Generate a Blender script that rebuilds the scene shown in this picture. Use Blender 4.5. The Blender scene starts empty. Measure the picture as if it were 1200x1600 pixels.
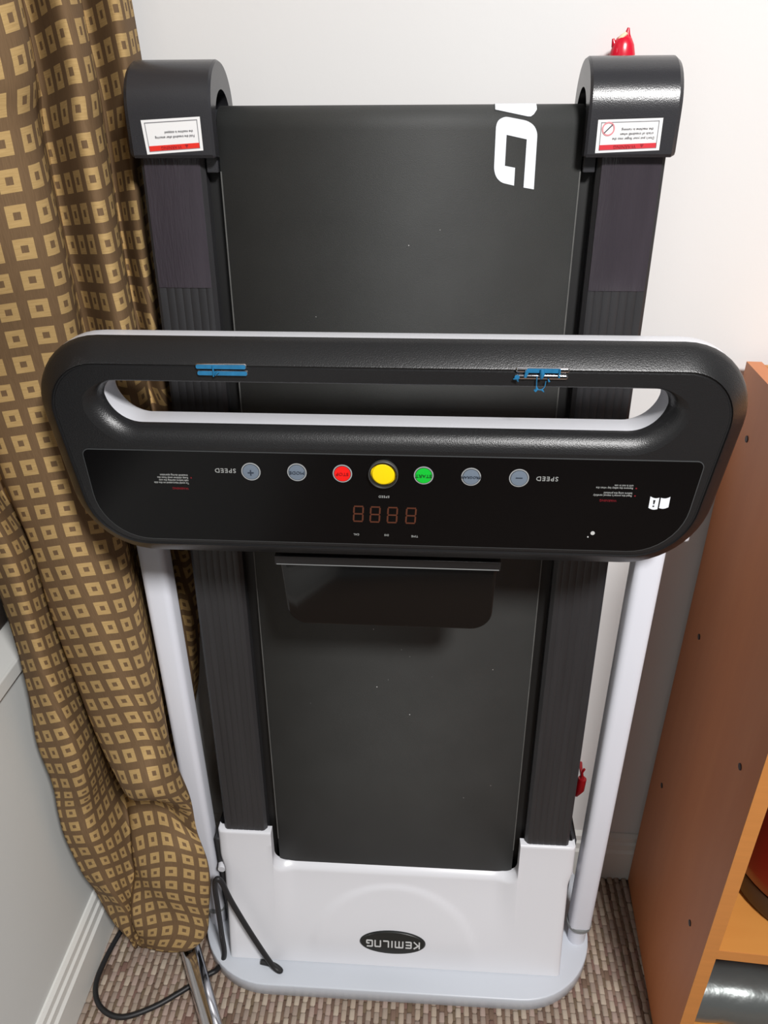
import bpy, bmesh, math, random
from mathutils import Vector, Matrix
random.seed(7)
R = math.radians
S = bpy.context.scene
COL = S.collection

# ------------------------------------------------------------------ camera
def set_camera():
    yaw, pitch, roll = R(3.8), R(28.9), R(-0.4)
    fw = Vector((-math.sin(yaw)*math.cos(pitch), math.cos(yaw)*math.cos(pitch), -math.sin(pitch)))
    r0 = Vector((math.cos(yaw), math.sin(yaw), 0)); u0 = r0.cross(fw)
    c, s = math.cos(roll), math.sin(roll)
    r = c*r0 + s*u0; u = -s*r0 + c*u0
    cd = bpy.data.cameras.new('camera'); co = bpy.data.objects.new('camera', cd); COL.objects.link(co)
    cd.sensor_fit = 'VERTICAL'; cd.sensor_height = 32.0; cd.lens = 32.0*1200/1600; cd.clip_start = 0.01
    m = Matrix((r, u, -fw)).transposed().to_4x4(); m.translation = (0, 0, 1.3)
    co.matrix_world = m
    S.camera = co
set_camera()

# ------------------------------------------------------------------ light and exposure
w = bpy.data.worlds.new('room_light'); S.world = w; w.use_nodes = True
bg = w.node_tree.nodes['Background']; bg.inputs[0].default_value = (1.0, 0.99, 0.985, 1); bg.inputs[1].default_value = 0.17
ld = bpy.data.lights.new('ceiling_lamp', 'AREA'); ld.shape = 'DISK'; ld.size = 0.38; ld.energy = 92; ld.color = (1.0, 0.985, 0.975)
lo = bpy.data.objects.new('ceiling_lamp', ld); COL.objects.link(lo); lo.location = (0.66, -0.75, 2.42)
lo.rotation_euler = (R(14), R(8), 0)
S.view_settings.view_transform = 'Standard'; S.view_settings.look = 'None'
S.view_settings.gamma = 1; S.view_settings.use_curve_mapping = False; S.view_settings.exposure = -0.22

# ------------------------------------------------------------------ materials
def srgb(r, g, b):
    f = lambda c: (c/255/12.92) if c/255 <= 0.04045 else ((c/255+0.055)/1.055)**2.4
    return (f(r), f(g), f(b), 1)
MATS = {}
def mat(name, col, rough=0.5, metal=0.0, var=0.0, vscale=30, bump=0.0, bscale=400, coat=0.0, spec=0.5, stretch=(1, 1, 1)):
    m = bpy.data.materials.new(name); m.use_nodes = True
    nt = m.node_tree; p = nt.nodes['Principled BSDF']
    p.inputs['Base Color'].default_value = col; p.inputs['Roughness'].default_value = rough
    p.inputs['Metallic'].default_value = metal; p.inputs['Coat Weight'].default_value = coat
    p.inputs['Specular IOR Level'].default_value = spec
    tc = nt.nodes.new('ShaderNodeTexCoord'); mp = nt.nodes.new('ShaderNodeMapping')
    nt.links.new(tc.outputs['Object'], mp.inputs[0]); mp.inputs['Scale'].default_value = stretch
    if var:
        n = nt.nodes.new('ShaderNodeTexNoise'); n.inputs['Scale'].default_value = vscale; n.inputs['Detail'].default_value = 5
        nt.links.new(mp.outputs[0], n.inputs['Vector'])
        mx = nt.nodes.new('ShaderNodeMix'); mx.data_type = 'RGBA'
        mx.inputs[6].default_value = tuple(min(1, c*(1-var)) for c in col[:3])+(1,)
        mx.inputs[7].default_value = tuple(min(1, c*(1+var)) for c in col[:3])+(1,)
        nt.links.new(n.outputs[0], mx.inputs[0]); nt.links.new(mx.outputs[2], p.inputs['Base Color'])
    if bump:
        n2 = nt.nodes.new('ShaderNodeTexNoise'); n2.inputs['Scale'].default_value = bscale; n2.inputs['Detail'].default_value = 3
        nt.links.new(mp.outputs[0], n2.inputs['Vector'])
        b = nt.nodes.new('ShaderNodeBump'); b.inputs['Strength'].default_value = bump; b.inputs['Distance'].default_value = 0.001
        nt.links.new(n2.outputs[0], b.inputs['Height']); nt.links.new(b.outputs[0], p.inputs['Normal'])
    MATS[name] = m
    return m
mat('wall_paint', srgb(220, 219, 218), 0.6, var=0.02, vscale=3, bump=0.12, bscale=120)
mat('wall_paint_left', srgb(208, 210, 208), 0.6, var=0.03, vscale=3, bump=0.12, bscale=120)
mat('skirting', srgb(216, 216, 212), 0.4, var=0.05, vscale=8)
mat('carpet_ground', srgb(104, 86, 74), 0.95, var=0.2, vscale=90)
mat('black_plastic', srgb(27, 27, 28), 0.33, var=0.12, vscale=14, bump=0.25, bscale=900)
mat('cap_plastic', srgb(48, 48, 51), 0.24, var=0.08, vscale=18, bump=0.15, bscale=1000)
mat('rail_plastic', srgb(44, 44, 46), 0.42, var=0.3, vscale=9, bump=0.2, bscale=500, stretch=(8, 8, 0.6))
mat('rail_film', srgb(56, 51, 57), 0.2, var=0.25, vscale=8, bump=0.5, bscale=60, stretch=(9, 9, 1))
mat('black_dark', srgb(14, 14, 14), 0.55)
mat('panel_gloss', srgb(8, 8, 9), 0.2, var=0.1, vscale=10, spec=0.25)
mat('ledge_gloss', srgb(9, 9, 9), 0.12)
mat('panel_line', srgb(62, 64, 65), 0.5)
mat('belt', srgb(54, 55, 54), 0.62, var=0.2, vscale=16, bump=0.35, bscale=1500)
mat('white_plastic', srgb(214, 215, 220), 0.3, var=0.015, vscale=5)
mat('white_steel', srgb(206, 208, 216), 0.35, var=0.02, vscale=6)
mat('base_steel', srgb(192, 197, 205), 0.35, var=0.03, vscale=10)
mat('grey_ring', srgb(120, 122, 122), 0.5)
mat('key_ring', srgb(74, 74, 72), 0.5)
mat('print_white', srgb(228, 232, 238), 0.5)
mat('print_grey', srgb(160, 162, 160), 0.5)
mat('print_red', srgb(120, 18, 30), 0.5)
mat('sticker_white', srgb(236, 236, 236), 0.4)
mat('sticker_line', srgb(120, 120, 124), 0.5)
mat('sticker_text', srgb(84, 84, 90), 0.5)
mat('sticker_red', srgb(226, 48, 36), 0.45)
mat('sticker_crimson', srgb(206, 46, 58), 0.45)
mat('sticker_darkred', srgb(150, 30, 40), 0.45)
mat('sticker_pink', srgb(214, 140, 146), 0.5)
mat('chrome', srgb(214, 214, 218), 0.13, metal=1.0)
mat('blue_film', srgb(36, 112, 156), 0.3, var=0.35, vscale=160)
mat('btn_rim', srgb(176, 180, 182), 0.3, metal=0.3)
mat('btn_dark', srgb(30, 32, 34), 0.4)
mat('btn_grey', srgb(108, 120, 134), 0.4)
mat('btn_red', srgb(240, 22, 18), 0.35)
mat('btn_green', srgb(10, 190, 52), 0.35)
mat('btn_yellow', srgb(250, 216, 6), 0.35)
mat('btn_text', srgb(46, 56, 70), 0.5)
mat('btn_text_red', srgb(150, 4, 6), 0.5)
mat('btn_text_green', srgb(2, 86, 28), 0.5)
mat('digit', srgb(84, 44, 28), 0.4)
mat('badge_black', srgb(34, 36, 35), 0.3)
mat('badge_silver', srgb(206, 208, 208), 0.35, metal=0.2)
mat('cable', srgb(26, 26, 28), 0.5)
mat('dark_steel', srgb(46, 47, 50), 0.45)
mat('shelf_edge', srgb(192, 126, 64), 0.5, var=0.1, vscale=20, stretch=(1, 1, 8))
mat('screw_cap', srgb(44, 34, 40), 0.5)
mat('red_enamel', srgb(120, 2, 12), 0.3)
mat('pot_base', srgb(58, 44, 34), 0.5, var=0.1, vscale=30)
mat('foil', srgb(112, 116, 115), 0.28, metal=0.6, bump=1.0, bscale=40)
mat('red_plastic', srgb(206, 22, 48), 0.25)
mat('dark_red_plastic', srgb(150, 14, 24), 0.3)
mat('cream', srgb(226, 212, 176), 0.5)
mat('window_frame', srgb(60, 50, 44), 0.5)
mat('night_glass', srgb(8, 9, 11), 0.08)
mat('belt_edge', srgb(84, 84, 82), 0.7, var=0.5, vscale=40)
mat('dust', srgb(190, 190, 188), 0.8)

def wood(name, col, dark, stretch):
    m = mat(name, col, 0.5); nt = m.node_tree; p = nt.nodes['Principled BSDF']
    mp = [n for n in nt.nodes if n.type == 'MAPPING'][0]; mp.inputs['Scale'].default_value = stretch
    n = nt.nodes.new('ShaderNodeTexNoise'); n.inputs['Scale'].default_value = 6; n.inputs['Detail'].default_value = 6; n.inputs['Distortion'].default_value = 0.5
    nt.links.new(mp.outputs[0], n.inputs['Vector'])
    mx = nt.nodes.new('ShaderNodeMix'); mx.data_type = 'RGBA'; mx.inputs[6].default_value = dark; mx.inputs[7].default_value = col
    nt.links.new(n.outputs[0], mx.inputs[0]); nt.links.new(mx.outputs[2], p.inputs['Base Color'])
wood('shelf_wood', srgb(204, 130, 82), srgb(188, 112, 66), (5, 5, 0.7))
wood('shelf_board', srgb(198, 138, 68), srgb(182, 118, 52), (0.8, 6, 6))

def curtain_material(p_u=0.029, p_v=0.030):
    m = bpy.data.materials.new('curtain_fabric'); m.use_nodes = True; nt = m.node_tree; P = nt.nodes['Principled BSDF']
    uv = nt.nodes.new('ShaderNodeUVMap'); uv.uv_map = 'UVMap'
    sx = nt.nodes.new('ShaderNodeSeparateXYZ'); nt.links.new(uv.outputs[0], sx.inputs[0])
    def math_(op, a, b=None):
        n = nt.nodes.new('ShaderNodeMath'); n.operation = op
        for i, v in enumerate((a, b)):
            if v is None: continue
            if isinstance(v, (int, float)): n.inputs[i].default_value = v
            else: nt.links.new(v, n.inputs[i])
        return n.outputs[0]
    def cell(o, per): return math_('ABSOLUTE', math_('SUBTRACT', math_('FRACT', math_('DIVIDE', o, per)), 0.5))
    a = math_('MAXIMUM', cell(sx.outputs[0], p_u), cell(sx.outputs[1], p_v))
    sq = math_('LESS_THAN', a, 0.325); ctr = math_('LESS_THAN', a, 0.115)
    ring = math_('SUBTRACT', sq, ctr)
    mp = nt.nodes.new('ShaderNodeMapping'); nt.links.new(uv.outputs[0], mp.inputs[0]); mp.inputs['Scale'].default_value = (60, 900, 1)
    nz = nt.nodes.new('ShaderNodeTexNoise'); nz.inputs['Scale'].default_value = 1.0; nz.inputs['Detail'].default_value = 3; nt.links.new(mp.outputs[0], nz.inputs['Vector'])
    tan = nt.nodes.new('ShaderNodeMix'); tan.data_type = 'RGBA'; tan.inputs[6].default_value = srgb(150, 121, 76); tan.inputs[7].default_value = srgb(196, 166, 114)
    nt.links.new(nz.outputs[0], tan.inputs[0])
    mp2 = nt.nodes.new('ShaderNodeMapping'); nt.links.new(uv.outputs[0], mp2.inputs[0]); mp2.inputs['Scale'].default_value = (900, 60, 1)
    nz2 = nt.nodes.new('ShaderNodeTexNoise'); nz2.inputs['Scale'].default_value = 1.0; nt.links.new(mp2.outputs[0], nz2.inputs['Vector'])
    brn = nt.nodes.new('ShaderNodeMix'); brn.data_type = 'RGBA'; brn.inputs[6].default_value = srgb(96, 75, 53); brn.inputs[7].default_value = srgb(122, 98, 71)
    nt.links.new(nz2.outputs[0], brn.inputs[0])
    mx = nt.nodes.new('ShaderNodeMix'); mx.data_type = 'RGBA'; nt.links.new(ring, mx.inputs[0])
    nt.links.new(brn.outputs[2], mx.inputs[6]); nt.links.new(tan.outputs[2], mx.inputs[7])
    nt.links.new(mx.outputs[2], P.inputs['Base Color'])
    P.inputs['Roughness'].default_value = 0.8; P.inputs['Specular IOR Level'].default_value = 0.2
    b = nt.nodes.new('ShaderNodeBump'); b.inputs['Strength'].default_value = 0.25; b.inputs['Distance'].default_value = 0.0006
    nt.links.new(ring, b.inputs['Height']); nt.links.new(b.outputs[0], P.inputs['Normal'])
    MATS['curtain_fabric'] = m
curtain_material()

def carpet_pile_material():
    m = bpy.data.materials.new('carpet_pile'); m.use_nodes = True; nt = m.node_tree; P = nt.nodes['Principled BSDF']
    a = nt.nodes.new('ShaderNodeVertexColor'); a.layer_name = 'yarn'
    nt.links.new(a.outputs[0], P.inputs['Base Color']); P.inputs['Roughness'].default_value = 0.95
    P.inputs['Specular IOR Level'].default_value = 0.1
    MATS['carpet_pile'] = m
carpet_pile_material()

# ------------------------------------------------------------------ building helpers
WORLD = {}          # object -> world location of its origin
class MB:
    def __init__(s): s.v = []; s.f = []; s.m = []; s.mats = []
    def mi(s, name):
        if name not in s.mats: s.mats.append(name)
        return s.mats.index(name)
    def add(s, verts, faces, m):
        o = len(s.v); k = s.mi(m); s.v += [tuple(v) for v in verts]
        for f in faces: s.f.append(tuple(i+o for i in f)); s.m.append(k)
        return s
    def box(s, x0, x1, y0, y1, z0, z1, m, shear=None):
        vs = [(x, y, z) for z in (z0, z1) for y in (y0, y1) for x in (x0, x1)]
        if shear: vs = [(x, y+shear(z), z) for x, y, z in vs]
        return s.add(vs, [(0, 2, 3, 1), (4, 5, 7, 6), (0, 1, 5, 4), (2, 6, 7, 3), (0, 4, 6, 2), (1, 3, 7, 5)], m)
    def rings(s, rings, m, cap0=True, cap1=True, closed=True):
        n = len(rings[0]); vs = [p for r in rings for p in r]; fs = []
        for i in range(len(rings)-1):
            for j in range(n if closed else n-1):
                a, b = i*n+j, i*n+(j+1) % n
                fs.append((a, b, b+n, a+n))
        if cap0: fs.append(tuple(reversed(range(n))))
        if cap1: fs.append(tuple(range((len(rings)-1)*n, len(rings)*n)))
        return s.add(vs, fs, m)
    def tube(s, pts, r, m, n=12):
        pts = [Vector(p) for p in pts]; rs = []
        up = Vector((0.13, 0.2, 0.97)); prev = None
        for i, p in enumerate(pts):
            t = (pts[min(i+1, len(pts)-1)]-pts[max(i-1, 0)]).normalized()
            a = (prev - t*prev.dot(t)) if prev is not None else t.cross(up)
            if a.length < 1e-5: a = t.orthogonal()
            a.normalize(); prev = a; b = t.cross(a)
            rr = r[i] if isinstance(r, (list, tuple)) else r
            rs.append([p+rr*(math.cos(2*math.pi*k/n)*a+math.sin(2*math.pi*k/n)*b) for k in range(n)])
        return s.rings(rs, m)
    def lathe(s, prof, m, c=(0, 0, 0), n=40):
        rs = [[(c[0]+r*math.cos(2*math.pi*k/n), c[1]+r*math.sin(2*math.pi*k/n), c[2]+z) for k in range(n)] for r, z in prof]
        return s.rings(rs, m)
    def text(s, body, size, m, cx, yf, cz, align='CENTER', flip=True, sx=1.0, depth=0.00025, shear=0.0, spacing=1.0):
        cu = bpy.data.curves.new('t', 'FONT'); cu.body = body; cu.size = size; cu.align_x = align; cu.align_y = 'CENTER'
        cu.extrude = depth; cu.shear = shear; cu.resolution_u = 3; cu.space_character = spacing
        o = bpy.data.objects.new('t', cu); COL.objects.link(o)
        dg = bpy.context.evaluated_depsgraph_get(); me = bpy.data.meshes.new_from_object(o.evaluated_get(dg))
        vs = []
        for v in me.vertices:
            x, y, z = v.co; x *= sx
            if flip: X, Z = cx-x, cz-y
            else: X, Z = cx+x, cz+y
            vs.append((X, yf(Z)-z if callable(yf) else yf-z, Z))
        s.add(vs, [tuple(p.vertices) for p in me.polygons], m)
        bpy.data.objects.remove(o); bpy.data.curves.remove(cu); bpy.data.meshes.remove(me)
        return s
    def build(s, name, parent=None, smooth=True, angle=38, bevel=0.0, seg=2, origin=None, solid=0.0, fix=True):
        me = bpy.data.meshes.new(name)
        xs, ys, zs = zip(*s.v)
        c = Vector(origin) if origin else Vector(((min(xs)+max(xs))/2, (min(ys)+max(ys))/2, min(zs)))
        me.from_pydata([tuple(Vector(v)-c) for v in s.v], [], s.f)
        for k in s.mats: me.materials.append(MATS[k])
        me.polygons.foreach_set('material_index', s.m)
        if fix:
            bm = bmesh.new(); bm.from_mesh(me); bmesh.ops.recalc_face_normals(bm, faces=bm.faces); bm.to_mesh(me); bm.free()
        if smooth:
            me.polygons.foreach_set('use_smooth', [True]*len(me.polygons)); me.set_sharp_from_angle(angle=R(angle))
        me.update()
        o = bpy.data.objects.new(name, me); COL.objects.link(o)
        if parent is not None:
            o.parent = parent; o.location = c-WORLD[parent]
        else: o.location = c
        WORLD[o] = c
        if bevel:
            b = o.modifiers.new('bevel', 'BEVEL'); b.width = bevel; b.segments = seg; b.limit_method = 'ANGLE'; b.angle_limit = R(40)
            b.harden_normals = False
        if solid:
            b = o.modifiers.new('solid', 'SOLIDIFY'); b.thickness = solid; b.offset = -1
        return o
def empty(name, loc, rz=0):
    o = bpy.data.objects.new(name, None); COL.objects.link(o); o.location = loc; o.rotation_euler.z = rz
    o.empty_display_size = 0.05; WORLD[o] = Vector(loc); return o
def tag(o, label, cat, group=None):
    o['label'] = label; o['category'] = cat
    if group: o['group'] = group
    return o
def struct(o, label=None):
    o['kind'] = 'structure'
    if label: o['label'] = label
    return o
def rpoly(pts, radii, inset=0.0, n=8):
    """rounded convex polygon (anticlockwise) inset by a distance; same point count for every inset"""
    k = len(pts); P = [Vector(p) for p in pts]; L = []
    for i in range(k):
        a, b = P[i], P[(i+1) % k]; d = (b-a).normalized(); nrm = Vector((-d.y, d.x)); L.append((a+nrm*inset, d))
    out = []
    for i in range(k):
        (p0, d0), (p1, d1) = L[i-1], L[i]
        den = d0.x*d1.y-d0.y*d1.x
        t = ((p1-p0).x*d1.y-(p1-p0).y*d1.x)/den; c = p0+d0*t
        ang = math.acos(max(-1, min(1, d0.dot(d1)))); r = max(0.0015, radii[i]-inset)
        tl = r*math.tan(ang/2); n0 = Vector((-d0.y, d0.x)); o = c-d0*tl+n0*r
        a0 = math.atan2(-n0.y, -n0.x)
        for j in range(n+1):
            a = a0+ang*j/n; out.append((o.x+r*math.cos(a), o.y+r*math.sin(a)))
    return out
def catmull(p0, p1, p2, p3, t):
    return 0.5*((2*p1)+(p2-p0)*t+(2*p0-5*p1+4*p2-p3)*t*t+(3*p1-p0-3*p2+p3)*t**3)
def spline(pts, sub=8):
    P = [Vector(p) for p in pts]; out = []
    for i in range(len(P)-1):
        a, b, c, d = P[max(i-1, 0)], P[i], P[i+1], P[min(i+2, len(P)-1)]
        out += [catmull(a, b, c, d, t/sub) for t in range(sub)]
    return out+[P[-1]]
def sstep(a, b, x):
    t = max(0, min(1, (x-a)/(b-a))); return t*t*(3-2*t)

# ------------------------------------------------------------------ the room
WY = 0.972      # face of back wall
WX = -0.555     # face of left wall
m = MB(); m.box(-0.8, 2.2, -2.2, WY+0.1, -0.05, -0.006, 'carpet_ground'); struct(m.build('floor', smooth=False))
m = MB(); m.box(WX-0.15, 2.2, WY, WY+0.1, -0.006, 2.5, 'wall_paint'); struct(m.build('wall_back', smooth=False))
m = MB()
y0, y1, z0, z1 = -0.55, 0.86, 0.605, 1.95     # window opening
m.box(WX-0.15, WX, -2.2, y0, -0.006, 2.5, 'wall_paint_left'); m.box(WX-0.15, WX, y1, WY, -0.006, 2.5, 'wall_paint_left')
m.box(WX-0.15, WX, y0, y1, -0.006, z0, 'wall_paint_left'); m.box(WX-0.15, WX, y0, y1, z1, 2.5, 'wall_paint_left')
struct(m.build('wall_left', smooth=False))
win = struct(empty('window_1', (WX-0.06, (y0+y1)/2, z0)))
m = MB(); m.box(WX-0.12, WX+0.008, y0+0.001, y1-0.001, z0+0.001, z0+0.025, 'skirting'); m.build('window_sill', win, bevel=0.003)
m = MB()
m.box(WX-0.09, WX-0.045, y0+0.002, y0+0.05, z0+0.026, z1-0.002, 'window_frame'); m.box(WX-0.09, WX-0.045, y1-0.05, y1-0.002, z0+0.026, z1-0.002, 'window_frame')
m.box(WX-0.09, WX-0.045, y0+0.05, y1-0.05, z0+0.026, z0+0.07, 'window_frame'); m.box(WX-0.09, WX-0.045, y0+0.05, y1-0.05, z1-0.05, z1-0.002, 'window_frame')
m.box(WX-0.09, WX-0.045, 0.10, 0.15, z0+0.07, z1-0.05, 'window_frame')
m.build('window_frame', win, bevel=0.003)
for a, b in ((y0+0.05, 0.10), (0.15, y1-0.05)):
    m = MB(); m.box(WX-0.072, WX-0.066, a, b, z0+0.07, z1-0.05, 'night_glass'); m.build('pane', win, smooth=False)
# skirting boards with a stepped moulding
prof = [(0, -0.006), (0.016, -0.006), (0.016, 0.066), (0.012, 0.071), (0.0115, 0.084), (0.008, 0.088), (0.0075, 0.099), (0.003, 0.105), (0, 0.105)]
m = MB(); m.rings([[(WX+d, y, z) for d, z in prof] for y in (-2.2, WY-0.0005)], 'skirting'); struct(m.build('baseboard_left', angle=20))
m = MB(); m.rings([[(x, WY-d, z) for d, z in prof] for x in (WX+0.017, 2.2)], 'skirting'); struct(m.build('baseboard_back', angle=20))

# carpet pile: woven loops
def carpet():
    cols = []; V = []; F = []
    pitch, ly = 0.0131, 0.0165
    base = [(-0.5, -0.42), (-0.3, -0.5), (0.3, -0.5), (0.5, -0.42), (0.5, 0.42), (0.3, 0.5), (-0.3, 0.5), (-0.5, 0.42)]
    cream = [(160, 145, 130), (152, 138, 125), (168, 155, 140), (145, 130, 119), (156, 138, 128)]
    brown = [(110, 91, 78), (102, 84, 73), (118, 98, 86), (106, 91, 75), (115, 91, 82)]
    x = WX+0.016+0.004; ix = 0
    while x < 1.15:
        rib = ix % 2 == 0
        wd, h0 = (0.0090, 0.0) if rib else (0.0078, -0.0012)
        y = WY-0.018-(0.25 if rib else 0.75)*ly-0.0045*math.sin(ix*0.9)
        while y > 0.12:
            c = srgb(*random.choice(cream if rib else brown)); jx = random.uniform(-.0005, .0005); jy = random.uniform(-.0012, .0012)
            if random.random() < 0.05: c = srgb(*random.choice(brown))
            h = h0-random.uniform(0, .0010); ln = ly*random.uniform(1.0, 1.12); o = len(V)
            for fx, fy, fz in ((1.02, 1.04, -0.0045), (0.92, 0.95, h-0.0012), (0.5, 0.66, h)):
                V += [(x+jx+bx*wd*fx, y+jy+by*ln*fy, fz) for bx, by in base]
            for k in range(2):
                F += [(o+k*8+j, o+k*8+(j+1) % 8, o+k*8+8+(j+1) % 8, o+k*8+8+j) for j in range(8)]
            F.append(tuple(o+16+j for j in range(8)))
            cols += [c]*24
            y -= ly
        x += pitch/2; ix += 1
    m = MB(); m.add(V, F, 'carpet_pile')
    o = m.build('carpet_pile', angle=60, origin=(0, 0, 0), fix=False)
    at = o.data.color_attributes.new('yarn', 'FLOAT_COLOR', 'POINT')
    at.data.foreach_set('color', [q for c in cols for q in c])
    o['kind'] = 'stuff'; o['label'] = 'brown and beige ribbed loop carpet covering the floor'; o['category'] = 'carpet'
carpet()

# ------------------------------------------------------------------ curtain
def curtain():
    rows = [
    [(-0.412,0.600,1.355), (-0.411,0.640,1.358), (-0.424,0.720,1.365), (-0.392,0.700,1.363), (-0.363,0.710,1.363), (-0.353,0.750,1.366), (-0.396,0.850,1.377), (-0.340,0.800,1.371), (-0.336,0.840,1.374), (-0.366,0.920,1.381), (-0.318,0.880,1.377), (-0.322,0.945,1.382)],
    [(-0.441,0.600,1.277), (-0.434,0.640,1.275), (-0.442,0.720,1.272), (-0.407,0.700,1.273), (-0.373,0.710,1.272), (-0.362,0.750,1.270), (-0.402,0.855,1.266), (-0.342,0.800,1.268), (-0.336,0.840,1.267), (-0.364,0.920,1.263), (-0.325,0.880,1.265), (-0.328,0.945,1.262)],
    [(-0.468,0.620,1.183), (-0.456,0.650,1.177), (-0.465,0.730,1.163), (-0.431,0.710,1.166), (-0.385,0.715,1.166), (-0.362,0.755,1.159), (-0.404,0.858,1.137), (-0.342,0.800,1.150), (-0.334,0.830,1.145), (-0.364,0.915,1.129), (-0.328,0.875,1.137), (-0.332,0.945,1.124)],
    [(-0.495,0.660,1.059), (-0.484,0.680,1.052), (-0.498,0.760,1.024), (-0.464,0.740,1.032), (-0.409,0.745,1.032), (-0.376,0.775,1.023), (-0.402,0.862,0.998), (-0.345,0.808,1.009), (-0.334,0.842,0.999), (-0.358,0.905,0.984), (-0.328,0.880,0.984), (-0.329,0.945,0.962)],
    [(-0.506,0.700,0.938), (-0.481,0.700,0.939), (-0.502,0.770,0.904), (-0.471,0.745,0.917), (-0.410,0.742,0.921), (-0.377,0.775,0.905), (-0.389,0.850,0.872), (-0.371,0.858,0.867), (-0.350,0.872,0.858), (-0.353,0.900,0.843), (-0.330,0.890,0.848), (-0.328,0.945,0.821)],
    [(-0.519,0.730,0.832), (-0.478,0.720,0.839), (-0.487,0.790,0.796), (-0.468,0.750,0.821), (-0.412,0.738,0.832), (-0.376,0.785,0.803), (-0.391,0.850,0.762), (-0.375,0.862,0.756), (-0.359,0.880,0.744), (-0.362,0.910,0.725), (-0.340,0.900,0.732), (-0.333,0.945,0.705)],
    [(-0.526,0.750,0.725), (-0.483,0.730,0.741), (-0.490,0.800,0.689), (-0.469,0.755,0.723), (-0.405,0.737,0.741), (-0.374,0.785,0.706), (-0.387,0.850,0.657), (-0.376,0.870,0.642), (-0.364,0.890,0.628), (-0.365,0.915,0.609), (-0.347,0.910,0.614), (-0.340,0.945,0.588)],
    [(-0.527,0.750,0.620), (-0.482,0.730,0.640), (-0.481,0.800,0.579), (-0.460,0.755,0.619), (-0.393,0.735,0.640), (-0.368,0.782,0.598), (-0.385,0.850,0.541), (-0.378,0.880,0.514), (-0.369,0.900,0.497), (-0.369,0.920,0.480), (-0.356,0.920,0.481), (-0.351,0.945,0.459)],
    [(-0.533,0.745,0.509), (-0.470,0.728,0.530), (-0.490,0.850,0.445), (-0.447,0.750,0.509), (-0.373,0.730,0.534), (-0.354,0.768,0.485), (-0.392,0.835,0.412), (-0.382,0.880,0.381), (-0.378,0.905,0.355), (-0.378,0.920,0.340), (-0.370,0.920,0.341), (-0.368,0.945,0.315)],
    [(-0.531,0.745,0.421), (-0.472,0.732,0.440), (-0.490,0.862,0.372), (-0.418,0.735,0.428), (-0.363,0.706,0.455), (-0.341,0.763,0.400), (-0.394,0.805,0.313), (-0.388,0.880,0.278), (-0.386,0.905,0.250), (-0.386,0.920,0.233), (-0.382,0.920,0.233), (-0.384,0.945,0.204)],
    [(-0.533,0.745,0.367), (-0.486,0.742,0.376), (-0.486,0.840,0.312), (-0.450,0.815,0.330), (-0.399,0.800,0.335), (-0.337,0.766,0.333), (-0.394,0.805,0.252), (-0.390,0.880,0.216), (-0.390,0.905,0.185), (-0.391,0.920,0.167), (-0.387,0.920,0.167), (-0.391,0.945,0.137)],
    [(-0.530,0.740,0.289), (-0.486,0.735,0.299), (-0.464,0.790,0.228), (-0.445,0.770,0.256), (-0.377,0.745,0.294), (-0.331,0.763,0.258), (-0.393,0.805,0.170), (-0.392,0.870,0.129), (-0.394,0.900,0.089), (-0.400,0.920,0.063), (-0.396,0.920,0.063), (-0.402,0.945,0.030)],
    [(-0.525,0.765,0.145), (-0.482,0.745,0.178), (-0.471,0.775,0.136), (-0.457,0.760,0.158), (-0.385,0.740,0.194), (-0.335,0.761,0.155), (-0.392,0.805,0.064), (-0.390,0.860,0.019), (-0.396,0.880,0.010), (-0.403,0.900,0.01), (-0.409,0.920,0.01), (-0.411,0.930,0.01)],
    [(-0.503,0.765,0.062), (-0.478,0.750,0.088), (-0.478,0.770,0.057), (-0.465,0.755,0.081), (-0.391,0.740,0.111), (-0.348,0.756,0.077), (-0.392,0.805,0.05), (-0.390,0.840,0.05), (-0.396,0.860,0.05), (-0.403,0.880,0.05), (-0.410,0.900,0.05), (-0.412,0.910,0.05)],
    [(-0.486,0.770,0.012), (-0.482,0.765,0.012), (-0.481,0.770,0.012), (-0.472,0.760,0.012), (-0.418,0.742,0.044), (-0.374,0.752,0.046), (-0.392,0.790,0.05), (-0.398,0.800,0.05), (-0.402,0.820,0.05), (-0.406,0.840,0.05), (-0.410,0.860,0.05), (-0.412,0.870,0.05)]]
    nr = len(rows)
    for i, r in enumerate(rows):       # the back folds hang at the level of the front fold
        for j in range(6, 12):
            x, y, z = r[j]; r[j] = (x, y, max(0.012, r[5][2]-0.004*(j-5)))
    t0 = rows[0]
    top = [[(-0.45+(x+0.40)*0.6, y, z) for (x, y, _), z in zip(t0, [zz]*12)] for zz in (2.2, 1.75)]
    top[1] = [((a[0]+b[0]*2)/3, b[1], 1.75) for a, b in zip(top[0], t0)]
    rows = top+rows
    nc = len(rows[0]); SU, SV = 8, 8
    P = [[Vector(p) for p in r] for r in rows]
    # along each row first
    fine = [spline(r, SU) for r in P]
    ncf = len(fine[0]); grid = []
    for i in range(len(fine)-1):
        a, b, c, d = fine[max(i-1, 0)], fine[i], fine[i+1], fine[min(i+2, len(fine)-1)]
        for t in range(SV): grid.append([catmull(a[j], b[j], c[j], d[j], t/SV) for j in range(ncf)])
    grid.append(fine[-1])
    # small crumples of the cloth near the floor
    for i, r in enumerate(grid):
        for j, p in enumerate(r):
            k = max(0, min(1, (0.62-p.z)/0.5))
            p.x += 0.003*k*math.sin(j*0.33+p.z*34); p.y += 0.004*k*math.sin(j*0.21+p.z*41+1.7)
            p.x = max(p.x, WX+0.02); p.z = max(p.z, 0.006); p.y = min(p.y, 0.952)
    ngr = len(grid)
    # cloth coordinates: arc length along the rows (from the big fold's crest) and down the columns
    jm = 4*SU
    U = []
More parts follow.
